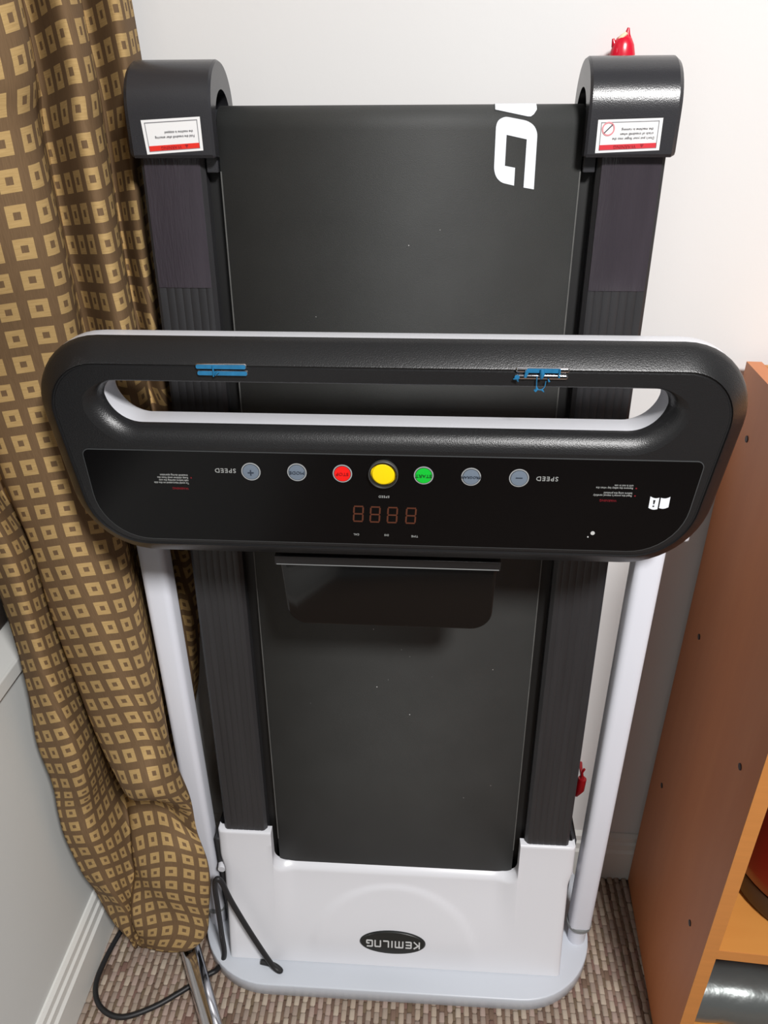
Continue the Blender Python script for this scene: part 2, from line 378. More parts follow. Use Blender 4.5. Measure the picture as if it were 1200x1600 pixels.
    for r in grid:
        c = [0.0]
        for j in range(1, ncf): c.append(c[-1]+(r[j]-r[j-1]).length)
        U.append([v-c[jm] for v in c])
    med = lambda q: sorted(q)[len(q)//2]
    ua, ub = med([r[SU] for r in U[16:]]), med([r[7*SU] for r in U[16:]])
    for r in U:              # the side folds keep their own weave lines; slack is taken up inside the valleys
        q = r[:]
        for j in range(ncf):
            if j <= 2*SU: r[j] = ua+q[j]-q[SU]
            elif j >= 6*SU: r[j] = ub+q[j]-q[7*SU]
        for j0, j1 in ((2*SU, 3*SU), (5*SU, 6*SU)):
            for j in range(j0+1, j1): r[j] = r[j0]+(r[j1]-r[j0])*(j-j0)/(j1-j0)
    Vv = [[0.0]*ncf]
    for i in range(1, ngr):
        ds = [(grid[i][j]-grid[i-1][j]).length for j in range(ncf)]; mean = sum(ds[:6*SU])/(6*SU)
        Vv.append([Vv[-1][j]+0.3*ds[j]+0.7*mean for j in range(ncf)])
    for _ in range(30):      # even out neighbouring columns
        for r in Vv:
            q = r[:]
            for j in range(ncf): r[j] = (q[max(j-1, 0)]+2*q[j]+q[min(j+1, ncf-1)])/4
    m = MB(); m.add([p for r in grid for p in r], [(i*ncf+j, i*ncf+j+1, (i+1)*ncf+j+1, (i+1)*ncf+j) for i in range(ngr-1) for j in range(ncf-1)], 'curtain_fabric')
    o = m.build('curtain', angle=80, solid=0.0012, origin=(-0.43, 0.8, 0.0))
    uv = o.data.uv_layers.new(name='UVMap')
    for lp in o.data.loops:
        i, j = divmod(lp.vertex_index, ncf); u_, v_ = U[i][j], -Vv[i][j]; uv.data[lp.index].uv = (u_+0.08*v_+0.004, v_-0.16*u_)
    tag(o, 'gold and brown curtain woven with squares hanging left of the treadmill', 'curtain')
curtain()

# ------------------------------------------------------------------ the folded treadmill
CX = -0.04; TAN = math.tan(R(3.3))
yr = lambda z: 0.780+TAN*z        # running rails
yb = lambda z: 0.788+TAN*z        # belt
yc = lambda z: 0.767+TAN*z        # roller end caps
T = empty('folding_treadmill', (CX, 0.83, 0))
tag(T, 'folded black and white treadmill standing upright against the wall', 'treadmill')

# base plate
m = MB()
o2 = [(CX-0.33, 0.705), (CX+0.33, 0.705), (CX+0.33, 0.95), (CX-0.33, 0.95)]
prf = [(0.003, 0.0), (0, 0.003), (0, 0.0278), (0.0006, 0.0293), (0.002, 0.030)]
m.rings([[(x, y, z) for x, y in rpoly(o2, [0.125, 0.125, 0.03, 0.03], d, 14)] for d, z in prf], 'base_steel')
m.build('base_plate', T, angle=50)

# deck: board, belt, rails, roller
m = MB(); m.box(CX-0.205, CX+0.205, 0.012, 0.05, 0.05, 1.235, 'black_dark', shear=yb); m.build('deck_board', T)
m = MB(); prof = []
rb = 0.022; zt = 1.263; cy = yb(zt)+rb
prof = [(yb(z), z) for z in (0.15, 0.4, 0.7, 1.0, zt)]
prof += [(cy-rb*math.cos(math.pi*k/16), zt+rb*math.sin(math.pi*k/16)) for k in range(1, 17)]
prof += [(yb(z)+2*rb, z) for z in (1.0, 0.6, 0.15)]
outer = prof; inner = []
m.rings([[(x, y, z) for y, z in outer] for x in (CX-0.185, CX+0.185)], 'belt', cap0=False, cap1=False)
belt = m.build('running_belt', T, angle=60, solid=0.0018)
m = MB(); m.tube([(CX-0.24, cy, zt), (CX+0.24, cy, zt)], 0.019, 'dark_steel', 20); m.build('roller', T)
# printed letters on the belt (the tail of the maker's name)
G = [(.0573,1.2667),(.0592,1.2716),(.0656,1.2747),(.0879,1.2708),(.0949,1.2668),(.0987,1.2602),(.0993,1.2081),(.0887,1.2098),(.0886,1.2542),(.0683,1.2583),(.0684,1.2301),(.0788,1.2283),(.0789,1.2116),(.0658,1.2144),(.0602,1.2193),(.0576,1.2263)]
def rounded_g():
    out = []; k = len(G); rad = {0: .008, 1: .004, 2: .006, 3: .006, 4: .006, 5: .006, 13: .006, 14: .005, 15: .006}
    for i, p in enumerate(G):
        if i not in rad: out.append(p); continue
        p = Vector(p); a = (Vector(G[i-1])-p); b = (Vector(G[(i+1) % k])-p)
        q = min(rad[i], a.length*.48, b.length*.48); A = p+a.normalized()*q; B = p+b.normalized()*q
        for t in (0, .33, .67, 1): out.append(tuple(A*(1-t)**2+p*2*t*(1-t)+B*t*t))
    return out
g = rounded_g(); bmx = bmesh.new()
vs = [bmx.verts.new((x, 0, z)) for x, z in g]; es = [bmx.edges.new((vs[i], vs[(i+1) % len(vs)])) for i in range(len(vs))]
bmesh.ops.triangle_fill(bmx, edges=es, use_beauty=True); bmx.verts.index_update()
m = MB(); m.add([(v.co.x, yb(v.co.z)-0.0006, v.co.z) for v in bmx.verts], [tuple(v.index for v in f.verts) for f in bmx.faces], 'print_white')
bmx.free()
# letter before it, wrapping over the roller
lx0, lx1 = 0.0562, 0.0972; cs = []
nx = 14; V = []; F = []
for i in range(nx+1):
    t = i/nx; x = lx0+(lx1-lx0)*t; zl = 1.2801-0.0062*min(1, t/0.82)
    if t > 0.82: zl += 0.006*((t-0.82)/0.18)**2
    steps = [zl+(zt-zl)*k/4 for k in range(5)] if zl < zt else None
    arcs = []
    a0 = math.asin(max(0, min(1, (zl-zt)/rb))) if zl > zt else 0
    for k in range(9): arcs.append(a0+(math.pi*0.72-a0)*k/8)
    V += [(x, cy-(rb+0.0007)*math.cos(a), zt+(rb+0.0007)*math.sin(a)) for a in arcs]
F = [(i*9+k, (i+1)*9+k, (i+1)*9+k+1, i*9+k+1) for i in range(nx) for k in range(8)]
m.add(V, F, 'print_white'); m.build('belt_lettering', belt, fix=False, angle=80)['label'] = 'white letters NG printed on the belt'

for sgn in (-1, 1):
    m = MB(); a, b = sorted((CX+sgn*0.1838, CX+sgn*0.1852)); m.box(a, b, -0.0004, 0.001, 0.26, 1.225, 'belt_edge', shear=yb); m.build('belt_edge', belt, smooth=False)
m = MB()
for i in range(26):
    x, z, r = random.uniform(-.2, .12), random.uniform(.35, 1.24), random.choice((.0004, .0004, .0006, .0009))
    m.add([(x+r*math.cos(k*math.pi/3), yb(z)-.0005, z+r*math.sin(k*math.pi/3)) for k in range(6)], [tuple(range(6))], 'dust')
m.build('dust_specks', belt, smooth=False, fix=False)['kind'] = 'stuff'
def rail(sgn):
    xi, xo = CX+sgn*0.200, CX+sgn*0.268
    sec = [(0.0, 0.030), (0.0, 0.006), (0.06, 0.001), (0.10, 0.0)]
    for k in range(6):
        t = 0.16+0.13*k; sec += [(t-0.014, 0.0), (t, 0.0005), (t+0.014, 0.0)]
    sec += [(0.92, 0.0), (0.97, 0.002), (1.0, 0.009), (1.0, 0.062), (0.35, 0.062), (0.35, 0.030)]
    m = MB(); m.rings([[(xi+(xo-xi)*t, yr(z)+d, z) for t, d in sec] for z in (0.20, 0.5, 0.8, 1.0, 1.25)], 'rail_plastic')
    o = m.build('side_rail', T, angle=30)
    m = MB(); m.rings([[(xi+(xo-xi)*t, yr(z)+d-0.0007, z) for t, d in [(0.06, 0.001), (0.10, 0.0), (0.5, -0.0002), (0.92, 0.0)]] for z in (1.109, 1.18, 1.245)], 'rail_film', closed=False, cap0=False, cap1=False)
    m.build('protective_film', o, angle=30, fix=False)
t_ok = lambda q: q[0] if q[1] < 0.02 else -1
for sgn in (-1, 1): rail(sgn)
# belt guide strips in the grooves beside the belt
for sgn in (-1, 1):
    m = MB(); a, b = sorted((CX+sgn*0.1862, CX+sgn*0.1985)); m.box(a, b, 0.004, 0.03, 1.224, 1.24, 'cap_plastic', shear=yr); m.build('adjuster_bracket', T, bevel=0.001)

def end_cap(sgn):
    xi, xo = CX+sgn*0.1835, CX+sgn*0.271
    cyy, czz, Ro, Ri = 0.886, 1.279, 0.0475, 0.031
    zb = 1.239
    fr = yc(zb)
    outer = [(fr+0.002, zb), (fr, zb+0.003)]+[(cyy-Ro*math.cos(a)*(1 if a > 0.35 else 1), czz+Ro*math.sin(a)) for a in [math.pi*k/20 for k in range(0, 21)]]+[(cyy+Ro, zb)]
    inner = [(cyy+Ri, zb)]+[(cyy+Ri*math.cos(a), czz-0.010+Ri*math.sin(a)) for a in [math.pi*k/16 for k in range(17)]]+[(cyy-Ri, zb)]
    m = MB()
    # ring-shaped hood
    sec = outer+inner
    bmx = bmesh.new(); vs = [bmx.verts.new((0, y, z)) for y, z in sec]
    es = [bmx.edges.new((vs[i], vs[(i+1) % len(vs)])) for i in range(len(vs))]
    bmesh.ops.triangle_fill(bmx, edges=es, use_beauty=True); bmx.verts.index_update()
    tri = [tuple(v.index for v in f.verts) for f in bmx.faces]; bmx.free()
    xs = (xi, xi+sgn*0.0025, xo-sgn*0.004, xo); n = len(sec)
    k0 = len(outer)
    def ring(x, ins):
        out = []
        for i, (y, z) in enumerate(sec):
            if i < k0:
                dy, dz = y-cyy, z-czz+0.0
                L = math.hypot(dy, dz); out.append((x, y-ins*dy/L, z-ins*dz/L))
            else: out.append((x, y, z))
        return out
    rs = [ring(xs[0], 0.0018), ring(xs[1], 0), ring(xs[2], 0), ring(xs[3], 0.003)]
    m.rings(rs, 'cap_plastic', cap0=False, cap1=False)
    m.add(rs[0], tri, 'cap_plastic'); m.add(rs[3], tri, 'cap_plastic')
    # closed outer cheek
    m.rings([[(x, y, z) for y, z in inner] for x in (xo-sgn*0.012, xo-sgn*0.001)], 'cap_plastic')
    return m.build('roller_cap', T, angle=32)
caps = [end_cap(s) for s in (-1, 1)]

def sticker(sgn, corners, lines, red, icon):
    m = MB()
    def P(u, v, d):     # u 0..1 left to right, v 0..1 bottom to top
        (x0, z0), (x1, z1), (x2, z2), (x3, z3) = corners     # tl tr br bl
        x = (x3*(1-u)+x2*u)*(1-v)+(x0*(1-u)+x1*u)*v; z = (z3*(1-u)+z2*u)*(1-v)+(z0*(1-u)+z1*u)*v
        yy = yc(z)
        if z > 1.262: yy = min(yy, yy)
        return (x, yfront(z)-d, z)
    def quad(u0, u1, v0, v1, d, mt):
        n = 4; V = []; F = []
        for k in range(n+1):
            v = v0+(v1-v0)*k/n; V += [P(u0, v, d), P(u1, v, d)]
        F = [(2*k, 2*k+1, 2*k+3, 2*k+2) for k in range(n)]
        m.add(V, F, mt)
    quad(0, 1, 0, 1, 0.0005, 'sticker_white')
    L = 0.012
    for q in ((.05, .95, .90, .925), (.05, .95, .07, .085), (.05, .05+L, .07, .925), (.95-L, .95, .07, .925)): quad(*q, 0.0007, 'sticker_line')
    quad(.055, .945, .085, .24, 0.0007, red)
    mid = P(.5, .5, 0)
    tz = (corners[1][1]-corners[0][1])/(corners[1][0]-corners[0][0])
    def words(body, u, v, size, mt, align):
        c = P(u, v, 0); t = MB(); t.text(body, size, mt, 0, 0, 0, align)
        ca, sa = math.cos(math.atan(tz)), math.sin(math.atan(tz))
        m.add([(c[0]+x*ca-z*sa, yfront(c[2]+z*ca+x*sa)-0.0010+y*0.2, c[2]+z*ca+x*sa) for x, y, z in t.v], t.f, mt)
    words('\u26a0 WARNING' if False else 'WARNING', .45, .16, .0044, 'sticker_darkred', 'CENTER')
    for i, (u, v, s) in enumerate(lines): words(s, u, v, .0033 if icon else .0031, 'sticker_text', 'LEFT')
    if icon:
        c = P(.17, .72, 0); V = []; F = []
        for k in range(28):
            a = 2*math.pi*k/28
            for r in (.0048, .0062): V.append((c[0]+r*math.cos(a), yfront(c[2]+r*math.sin(a))-.0009, c[2]+r*math.sin(a)))
        F = [(2*k, 2*k+1, (2*k+3) % 56, (2*k+2) % 56) for k in range(28)]
        m.add(V, F, 'sticker_pink')
        V = [(c[0]+dx, yfront(c[2]+dz)-.0009, c[2]+dz) for dx, dz in ((-.0042, -.0034), (-.0034, -.0042), (.0042, .0034), (.0034, .0042))]
        m.add(V, [(0, 1, 2, 3)], 'sticker_text')
    # warning triangle beside the heading
    c = P(.72, .165, 0); V = [(c[0]-.0018, yfront(c[2])-.0009, c[2]+.0014), (c[0]+.0018, yfront(c[2])-.0009, c[2]+.0014), (c[0], yfront(c[2])-.0009, c[2]-.0018)]
    m.add(V, [(0, 2, 1)], 'sticker_darkred')
    return m.build('warning_sticker', T, fix=False, smooth=False)
def yfront(z):
    cyy, czz, Ro = 0.886, 1.279, 0.0475
    za, zb = czz, 1.239
    if z >= za: return cyy-math.sqrt(max(0, Ro*Ro-(z-czz)**2))
    return (cyy-Ro)+(yc(zb)-(cyy-Ro))*(za-z)/(za-zb)
s1 = sticker(-1, [(-.295, 1.2735), (-.235, 1.2765), (-.235, 1.2462), (-.293, 1.2425)], [(.88, .46, 'Fold the treadmill after ensuring'), (.86, .60, 'the machine is stopped')], 'sticker_red', False)
s1['label'] = 'white warning sticker with a bright red bar'
s2 = sticker(1, [(.153, 1.272), (.214, 1.2735), (.2145, 1.2455), (.1535, 1.243)], [(.90, .40, "Don't put your finger into the"), (.88, .54, 'crack of treadmill when'), (.87, .68, 'the machine is running')], 'sticker_crimson', True)
s2['label'] = 'white warning sticker with a crimson bar and a round no-touch sign'

# motor hood
def hood():
    hw, ci = 0.272, 0.193
    rcor = 0.02; zc = 0.213; ztop_arm = 0.2845; zb = 0.0315
    xs = []
    k = 26
    for i in range(k+1): xs.append((ci-rcor)*i/k)
    xs += [ci-rcor+rcor*t for t in (.15, .3, .45, .6, .72, .83, .91, .96, .99, 1.0)]
    xs += [ci+.0002]+[ci+(hw-.004-ci)*i/8 for i in range(1, 9)]+[hw-.0012, hw]
    full = [(-x, 'L') for x in reversed(xs[1:])]+[(x, 'R') for x in xs]
    def ztop(x):
        x = abs(x)
        if x <= ci-rcor: return zc
        if x <= ci: return zc+rcor-math.sqrt(max(0, rcor**2-(x-(ci-rcor))**2))
        return ztop_arm
    def yarm(z):
        t = (z-zb)/(ztop_arm-zb); return 0.7455+0.0465*(1-(1-t)**1.3)
    def yy(x, z):
        a = abs(x); y = yarm(z)
        rec = 0.010*sstep(0.07, 0.215, z)*(1-sstep(ci-.035, ci+.004, a))
        y += rec
        e = (x/0.135)**2+((z-0.055)/0.128)**2       # raised arch
        y -= 0.0028*(1-sstep(0.90, 1.06, e))*sstep(zb, 0.09, z)
        if a <= ci:                                   # rolled lip at the belt
            d = ztop(x)-z
            if d < 0.012: y += 0.010*(1-d/0.012)**2
        if a > hw-0.005: y += 0.004*((a-(hw-0.005))/0.005)**2
        if ztop_arm-z < 0.003: y += 0.002*(1-(ztop_arm-z)/0.003)**2
        return y
    nz = 44; V = []; F = []; nx = len(full)
    for x, _ in full:
        zt_ = ztop(x)
        for j in range(nz+1):
            t = 1-(1-j/nz)**1.6; z = zb+(zt_-zb)*t
            V.append((CX+x*(1+0.018*sstep(0.205, 0.235, z)*sstep(ci, hw, abs(x))), yy(x, z), z))
    F = [(i*(nz+1)+j, (i+1)*(nz+1)+j, (i+1)*(nz+1)+j+1, i*(nz+1)+j+1) for i in range(nx-1) for j in range(nz)]
    # return edges: all the way round, back into the housing
    loop = [i*(nz+1) for i in range(nx)]+[(nx-1)*(nz+1)+j for j in range(1, nz+1)]+[i*(nz+1)+nz for i in range(nx-2, -1, -1)]+[j for j in range(nz-1, 0, -1)]
    o = len(V)
    for q in loop:
        x, y, z = V[q]
        on_belt = abs(x-CX) < ci+.0001 and z > 0.2
        V.append((x, (y+0.006) if on_belt else max(y+0.07, 0.865) if z < 0.27 else y+0.012, z))
    n = len(loop)
    F += [(loop[i], loop[(i+1) % n], o+(i+1) % n, o+i) for i in range(n)]
    m = MB(); m.add(V, F, 'white_plastic')
    h = m.build('motor_hood', T, angle=42)
    # oval badge with the maker's name, upside down
    def surf(x, z): return yy(x-CX, z)
    bx, bz, ha, hb = -0.041, 0.083, 0.0535, 0.0215
    m = MB(); V = [(bx, surf(bx, bz)-.0035, bz)]
    n = 48
    for r, d in ((0.96, .0030), (1.0, .0016), (1.0, 0.0)):
        for k in range(n):
            a = 2*math.pi*k/n; x, z = bx+ha*r*math.cos(a), bz+hb*r*math.sin(a); V.append((x, surf(x, z)-d, z))
    F = [(0, 1+k, 1+(k+1) % n) for k in range(n)]+[(1+q*n+k, 1+q*n+(k+1) % n, 1+(q+1)*n+(k+1) % n, 1+(q+1)*n+k) for q in range(2) for k in range(n)]
    m.add(V, F, 'badge_black')
    # block letters, each stroke list in a 1 x 1 cell
    L = {'K': [((.12, 0), (.12, 1)), ((.15, .48), (.9, 1)), ((.3, .52), (.9, 0))],
         'E': [((.12, .05), (.12, .95)), ((.12, .92), (.9, .92)), ((.12, .5), (.85, .5)), ((.12, .08), (.9, .08))],
         'M': [((.1, 0), (.1, .95)), ((.1, .92), (.9, .92)), ((.5, .9), (.5, 0)), ((.9, .95), (.9, 0))],
         'I': [((.5, 0), (.5, 1))], 'L': [((.15, 1), (.15, .05)), ((.15, .08), (.9, .08))],
         'N': [((.12, 0), (.12, .95)), ((.12, .92), (.88, .92)), ((.88, .95), (.88, 0))],
         'G': [((.9, .92), (.12, .92)), ((.12, .95), (.12, .05)), ((.12, .08), (.9, .08)), ((.9, .05), (.9, .5)), ((.9, .47), (.5, .47))]}
    cw = {'I': .0045, 'M': .015}
    tot = sum(cw.get(c, .0115)+.0018 for c in 'KEMILNG'); x0 = -tot/2; hh = 0.0135
    for c in 'KEMILNG':
        wd = cw.get(c, .0115)
        for (ax, ay), (bx_, by) in L[c]:
            p = Vector((x0+ax*wd, (ay-.5)*hh)); q = Vector((x0+bx_*wd, (by-.5)*hh))
            d = (q-p).normalized(); nn = Vector((-d.y, d.x))*(.0011 if abs(d.y) > abs(d.x) else .0014)
            pts = [p+nn, p-nn, q-nn, q+nn]
            m.add([(bx-v.x, surf(bx-v.x, bz-v.y)-.0040, bz-v.y) for v in pts], [(0, 1, 2, 3)], 'badge_silver')
        x0 += wd+.0018
    b = m.build('name_badge', h, fix=False, angle=60); b['label'] = 'black oval badge with silver lettering'
hood()
# housing and side brackets behind the hood
m = MB(); m.box(CX-0.255, CX+0.255, 0.84, 0.93, 0.031, 0.27, 'dark_steel'); m.build('motor_housing', T, bevel=0.004)
for sgn in (-1, 1):
    m = MB(); a, b = sorted((CX+sgn*0.2725, CX+sgn*0.286)); m.box(a, b, 0.825 if sgn > 0 else 0.795, 0.90, 0.031, 0.262, 'dark_steel'); o = m.build('pivot_bracket', T, bevel=0.003)
    m = MB(); m.tube([(CX+sgn*0.2785, 0.80 if sgn < 0 else 0.83, 0.2), (CX+sgn*0.2785, 0.786 if sgn < 0 else 0.812, 0.2)], [0.008, 0.006], 'white_plastic', 14); m.build('pivot_bolt', o)

# uprights
for sgn in (-1, 1):
    px, py = CX+sgn*0.309, 0.815
    m = MB(); h = 0.0172
    sq = lambda d, z: [(px+x, py+y, z) for x, y in rpoly([(-h, -h), (h, -h), (h, h), (-h, h)], [0.009]*4, d, 5)]
    m.rings([sq(0, 0.076), sq(0, 0.903), sq(0.004, 0.907)], 'white_steel'); o = m.build('upright_post', T, angle=50)
    m = MB(); m.tube([(px, py, 0.030), (px, py, 0.085)], 0.0145, 'white_steel', 20); m.build('post_foot', o)
    m = MB(); m.tube([(px, py, 0.070), (px, py, 0.0775)], 0.0205, 'grey_ring', 24); m.build('post_ring', o)
    m = MB(); m.box(px-0.014, px+0.014, 0.731, py-0.016, 0.866, 0.90, 'white_plastic'); m.build('console_bracket', T, bevel=0.004)

# console
YF = 0.675
OUT = [(CX-0.3185-0.0045, 0.8615), (CX+0.3185-0.0045, 0.8615), (CX+0.3505-0.0045, 1.0975), (CX-0.3505-0.0045, 1.0975)]
ORAD = [0.082, 0.082, 0.068, 0.068]
HOLE = [(CX-0.276, 1.0125), (CX+0.2575, 1.0125), (CX+0.2625, 1.058), (CX-0.279, 1.058)]
HRAD = [0.034, 0.034, 0.017, 0.017]
def console():
    m = MB()
    prof_o = [(0.0235, YF), (0.0225, YF+0.0012), (0.0212, YF+0.0012), (0.0205, YF-0.0004), (0.0190, YF+0.0006), (0.0040, YF+0.0155), (0.0012, YF+0.0195), (0, YF+0.0235)]
    prof_h = [(-0.0185, YF), (-0.0145, YF+0.0007), (-0.0095, YF+0.0025), (-0.005, YF+0.006), (-0.002, YF+0.0095), (-0.0005, YF+0.013), (0, YF+0.0165)]
    NO = 12
    ro = [[(x, y, z) for x, z in rpoly(OUT, ORAD, d, NO)] for d, y in prof_o]
    # the top handle bar is slim, so the hole's rounding is shallow at the top and full at the bottom
    def hole_ring(d, y):
        pts = rpoly(HOLE, HRAD, d, NO); base = rpoly(HOLE, HRAD, 0.0, NO); out = []
        for (x, z), (bx, bz) in zip(pts, base):
            k = 1-0.80*sstep(1.035, 1.058, bz); out.append((bx+(x-bx)*k, y, bz+(z-bz)*k))
        return out
    rh = [hole_ring(d, y) for d, y in prof_h]
    m.rings(ro, 'black_plastic', cap0=False, cap1=False); m.rings(rh, 'black_plastic', cap0=False, cap1=False)
    bmx = bmesh.new(); va = [bmx.verts.new(p) for p in ro[0]]; vb = [bmx.verts.new(p) for p in rh[0]]
    es = [bmx.edges.new((q[i], q[(i+1) % len(q)])) for q in (va, vb) for i in range(len(q))]
    bmesh.ops.triangle_fill(bmx, edges=es, use_beauty=True); bmx.verts.index_update()
    m.add([v.co[:] for v in bmx.verts], [tuple(v.index for v in f.verts) for f in bmx.faces], 'black_plastic'); bmx.free()
    shell = m.build('console', T, angle=28)
    m = MB()
    prof_w = [(0, YF+0.0235), (0, YF+0.040), (0.002, YF+0.048), (0.008, YF+0.055), (0.016, YF+0.057)]
    prof_wh = [(0, YF+0.0165), (0, YF+0.045), (-0.003, YF+0.052), (-0.010, YF+0.057)]
    ro = [[(x, y, z) for x, z in rpoly(OUT, ORAD, d, NO)] for d, y in prof_w]; rh = [hole_ring(d, y) for d, y in prof_wh]
    m.rings(ro, 'white_plastic', cap0=False, cap1=False); m.rings(rh, 'white_plastic', cap0=False, cap1=False)
    bmx = bmesh.new(); va = [bmx.verts.new(p) for p in ro[-1]]; vb = [bmx.verts.new(p) for p in rh[-1]]
    es = [bmx.edges.new((q[i], q[(i+1) % len(q)])) for q in (va, vb) for i in range(len(q))]
    bmesh.ops.triangle_fill(bmx, edges=es, use_beauty=True); bmx.verts.index_update()
    m.add([v.co[:] for v in bmx.verts], [tuple(v.index for v in f.verts) for f in bmx.faces], 'white_plastic'); bmx.free()
    m.build('back_shell', shell, angle=35)['label'] = 'white back half of the console shell'
    # membrane panel
    PAN = [(CX-0.2995, 0.888), (CX+0.290, 0.888), (CX+0.300, 0.990), (CX-0.3045, 0.990)]; PR = [0.055, 0.055, 0.007, 0.007]
    m = MB()
    a = [[(x, y, z) for x, z in rpoly(PAN, PR, d, 10)] for d, y in ((0, YF-0.0001), (0, YF-0.0006), (0.0008, YF-0.0007))]
    m.rings(a, 'panel_line', cap0=False, cap1=False)
    m.rings([[(x, y, z) for x, z in rpoly(PAN, PR, 0.0008, 10)] for y in (YF-0.0007, YF-0.00071)], 'panel_gloss', cap0=False, cap1=True)
    pan = m.build('control_panel', shell, angle=40)
    YP = YF-0.0009
    # buttons
    def disc(m, cx, cz, r, y0, y1, mt, n=32, dome=0.0):
        V = [(cx+r*math.cos(2*math.pi*k/n), y, cz+r*math.sin(2*math.pi*k/n)) for y in (y0, y1) for k in range(n)]+[(cx, y1-dome, cz)]
        F = [(k, (k+1) % n, n+(k+1) % n, n+k) for k in range(n)]+[(n+k, n+(k+1) % n, 2*n) for k in range(n)]
        m.add(V, F, mt)
    B = [(-.1763, .9689, 'btn_grey', '+', 'btn_text', .0125), (-.1304, .9693, 'btn_grey', 'MODE', 'btn_text', .0046), (-.0854, .9690, 'btn_red', 'STOP', 'btn_text_red', .0046),
         (-.0057, .9689, 'btn_green', 'START', 'btn_text_green', .0048), (.0403, .9686, 'btn_grey', 'PROGRAM', 'btn_text', .0035), (.0866, .9684, 'btn_grey', '\u2013', 'btn_text', .0125)]
    for x, z, cm, tx, tm, sz in B:
        m = MB(); disc(m, x, z, .0096, YP+.0004, YP-.0002, 'btn_rim'); disc(m, x, z, .0085, YP, YP-.0004, 'btn_dark'); disc(m, x, z, .0080, YP, YP-.0008, cm, dome=.0003)
        m.text(tx, sz, tm, x, YP-.0013, z, sx=1.0 if len(tx) < 3 else 1.15)
        o = m.build('button', shell, fix=False); o['label'] = {'+': 'round grey speed-up button', 'MODE': 'round grey mode button', 'STOP': 'round red stop button', 'START': 'round green start button', 'PROGRAM': 'round grey program button'}.get(tx, 'round grey speed-down button')
    m = MB(); x, z = -.0451, .9700
    n = 36
    def kr(prof, mt, cap=False): m.rings([[(x+r*math.cos(2*math.pi*k/n), y, z+r*math.sin(2*math.pi*k/n)) for k in range(n)] for r, y in prof], mt, cap0=False, cap1=cap)
    kr(((.0146, YP+.0004), (.0146, YP-.0040), (.0141, YP-.0045), (.0138, YP-.0045)), 'key_ring')
    kr(((.0138, YP-.0045), (.0128, YP-.0040), (.0122, YP-.0002)), 'btn_dark')
    kr(((.0122, YP-.0002), (.0112, YP-.0002), (.0112, YP-.0016), (.0106, YP-.0022), (.0096, YP-.0023)), 'btn_yellow', True)
    m.build('safety_key', shell, angle=40)['label'] = 'round yellow magnetic safety key'
    # printed lettering
    m = MB()
    m.text('SPEED', .0066, 'print_grey', -.2019, YP, .9696, sx=1.08, spacing=1.15); m.text('SPEED', .0066, 'print_grey', .1136, YP, .9684, sx=1.08, spacing=1.15)
    m.text('SPEED', .0034, 'print_grey', -.0447, YP, .9445, spacing=1.25)
    for s, x, z in (('CAL', -.0732, .9001), ('DIS', -.0423, .9003), ('TIME', -.0136, .8997)): m.text(s, .0030, 'print_grey', x, YP, z, spacing=1.1)
    for i, s in enumerate(('To avoid injury,stand on the side', 'rails before starting the unit', 'Keep children away from the', 'treadmill during operation')):
        m.text(s, .0029, 'print_grey', -.2405, YP, .9545+.0029*i, 'LEFT', sx=.92)
    for i, (s, dz) in enumerate((("Read the owner's manual carefully", 0), ('before using the product!', .0027), ('Remove the safety key when the', .0082), ('unit is not in use', .0109))):
        m.text(s, .0029, 'print_grey', .1965, YP, .9518+dz, 'LEFT', sx=.92)
    m.text('WARNING', .0034, 'print_red', -.2499, YP, .9485); m.text('WARNING', .0034, 'print_red', .1744, YP, .9462)
    for x, z in ((.1995, .9518), (.1995, .9600), (-.2375, .9605)): m.add([(x-.0007, YP, z-.0007), (x+.0007, YP, z-.0007), (x+.0007, YP, z+.0007), (x-.0007, YP, z+.0007)], [(0, 1, 2, 3)], 'print_red')
    m.build('lettering', shell, fix=False, smooth=False)['label'] = 'small white and red upside-down lettering'
    # open book sign
    m = MB(); bx, bz = .2238, .9441
    for s in (-1, 1):
        V = []; n = 6
        for k in range(n+1):
            t = k/n; x = bx+s*(.0007+.0088*t); up = .0012*math.sin(t*math.pi)-.0012*t
            V += [(x, YP, bz-.0062-up+(.0012 if s > 0 else .0)), (x, YP, bz+.0058-up+.0006)]
        m.add(V, [(2*k, 2*k+2, 2*k+3, 2*k+1) for k in range(n)], 'print_white')
    m.add([(bx-.0062, YP-.0002, bz+.0038), (bx-.0040, YP-.0002, bz+.0038), (bx-.0046, YP-.0002, bz-.0008), (bx-.0056, YP-.0002, bz-.0008)], [(0, 3, 2, 1)], 'btn_dark')
    m.add([(bx-.0059, YP-.0002, bz-.0022), (bx-.0043, YP-.0002, bz-.0022), (bx-.0043, YP-.0002, bz-.0038), (bx-.0059, YP-.0002, bz-.0038)], [(0, 3, 2, 1)], 'btn_dark')
    m.build('manual_sign', shell, fix=False, smooth=False)['label'] = 'white open-book sign'
    # four digit display
    for cx, cz in ((-.0707, .9242), (-.0538, .9239), (-.0364, .9237), (-.0177, .9235)):
        m = MB(); wd, hh, t = .0046, .0086, .0008
        sg = [(-wd, wd, hh-t, hh+t), (-wd, wd, -t, t), (-wd, wd, -hh-t, -hh+t), (-wd-t, -wd+t, .0009, hh-.0009), (wd-t, wd+t, .0009, hh-.0009), (-wd-t, -wd+t, -hh+.0009, -.0009), (wd-t, wd+t, -hh+.0009, -.0009)]
        for a, b, c, d in sg:
            m.add([(cx+px_+0.06*pz, YP, cz+pz) for px_, pz in ((a, c), (b, c), (b, d), (a, d))], [(0, 1, 2, 3)], 'digit')
        m.build('display_digit', shell, fix=False, smooth=False)
    # pulse sensor strips with torn blue film
    k = 0
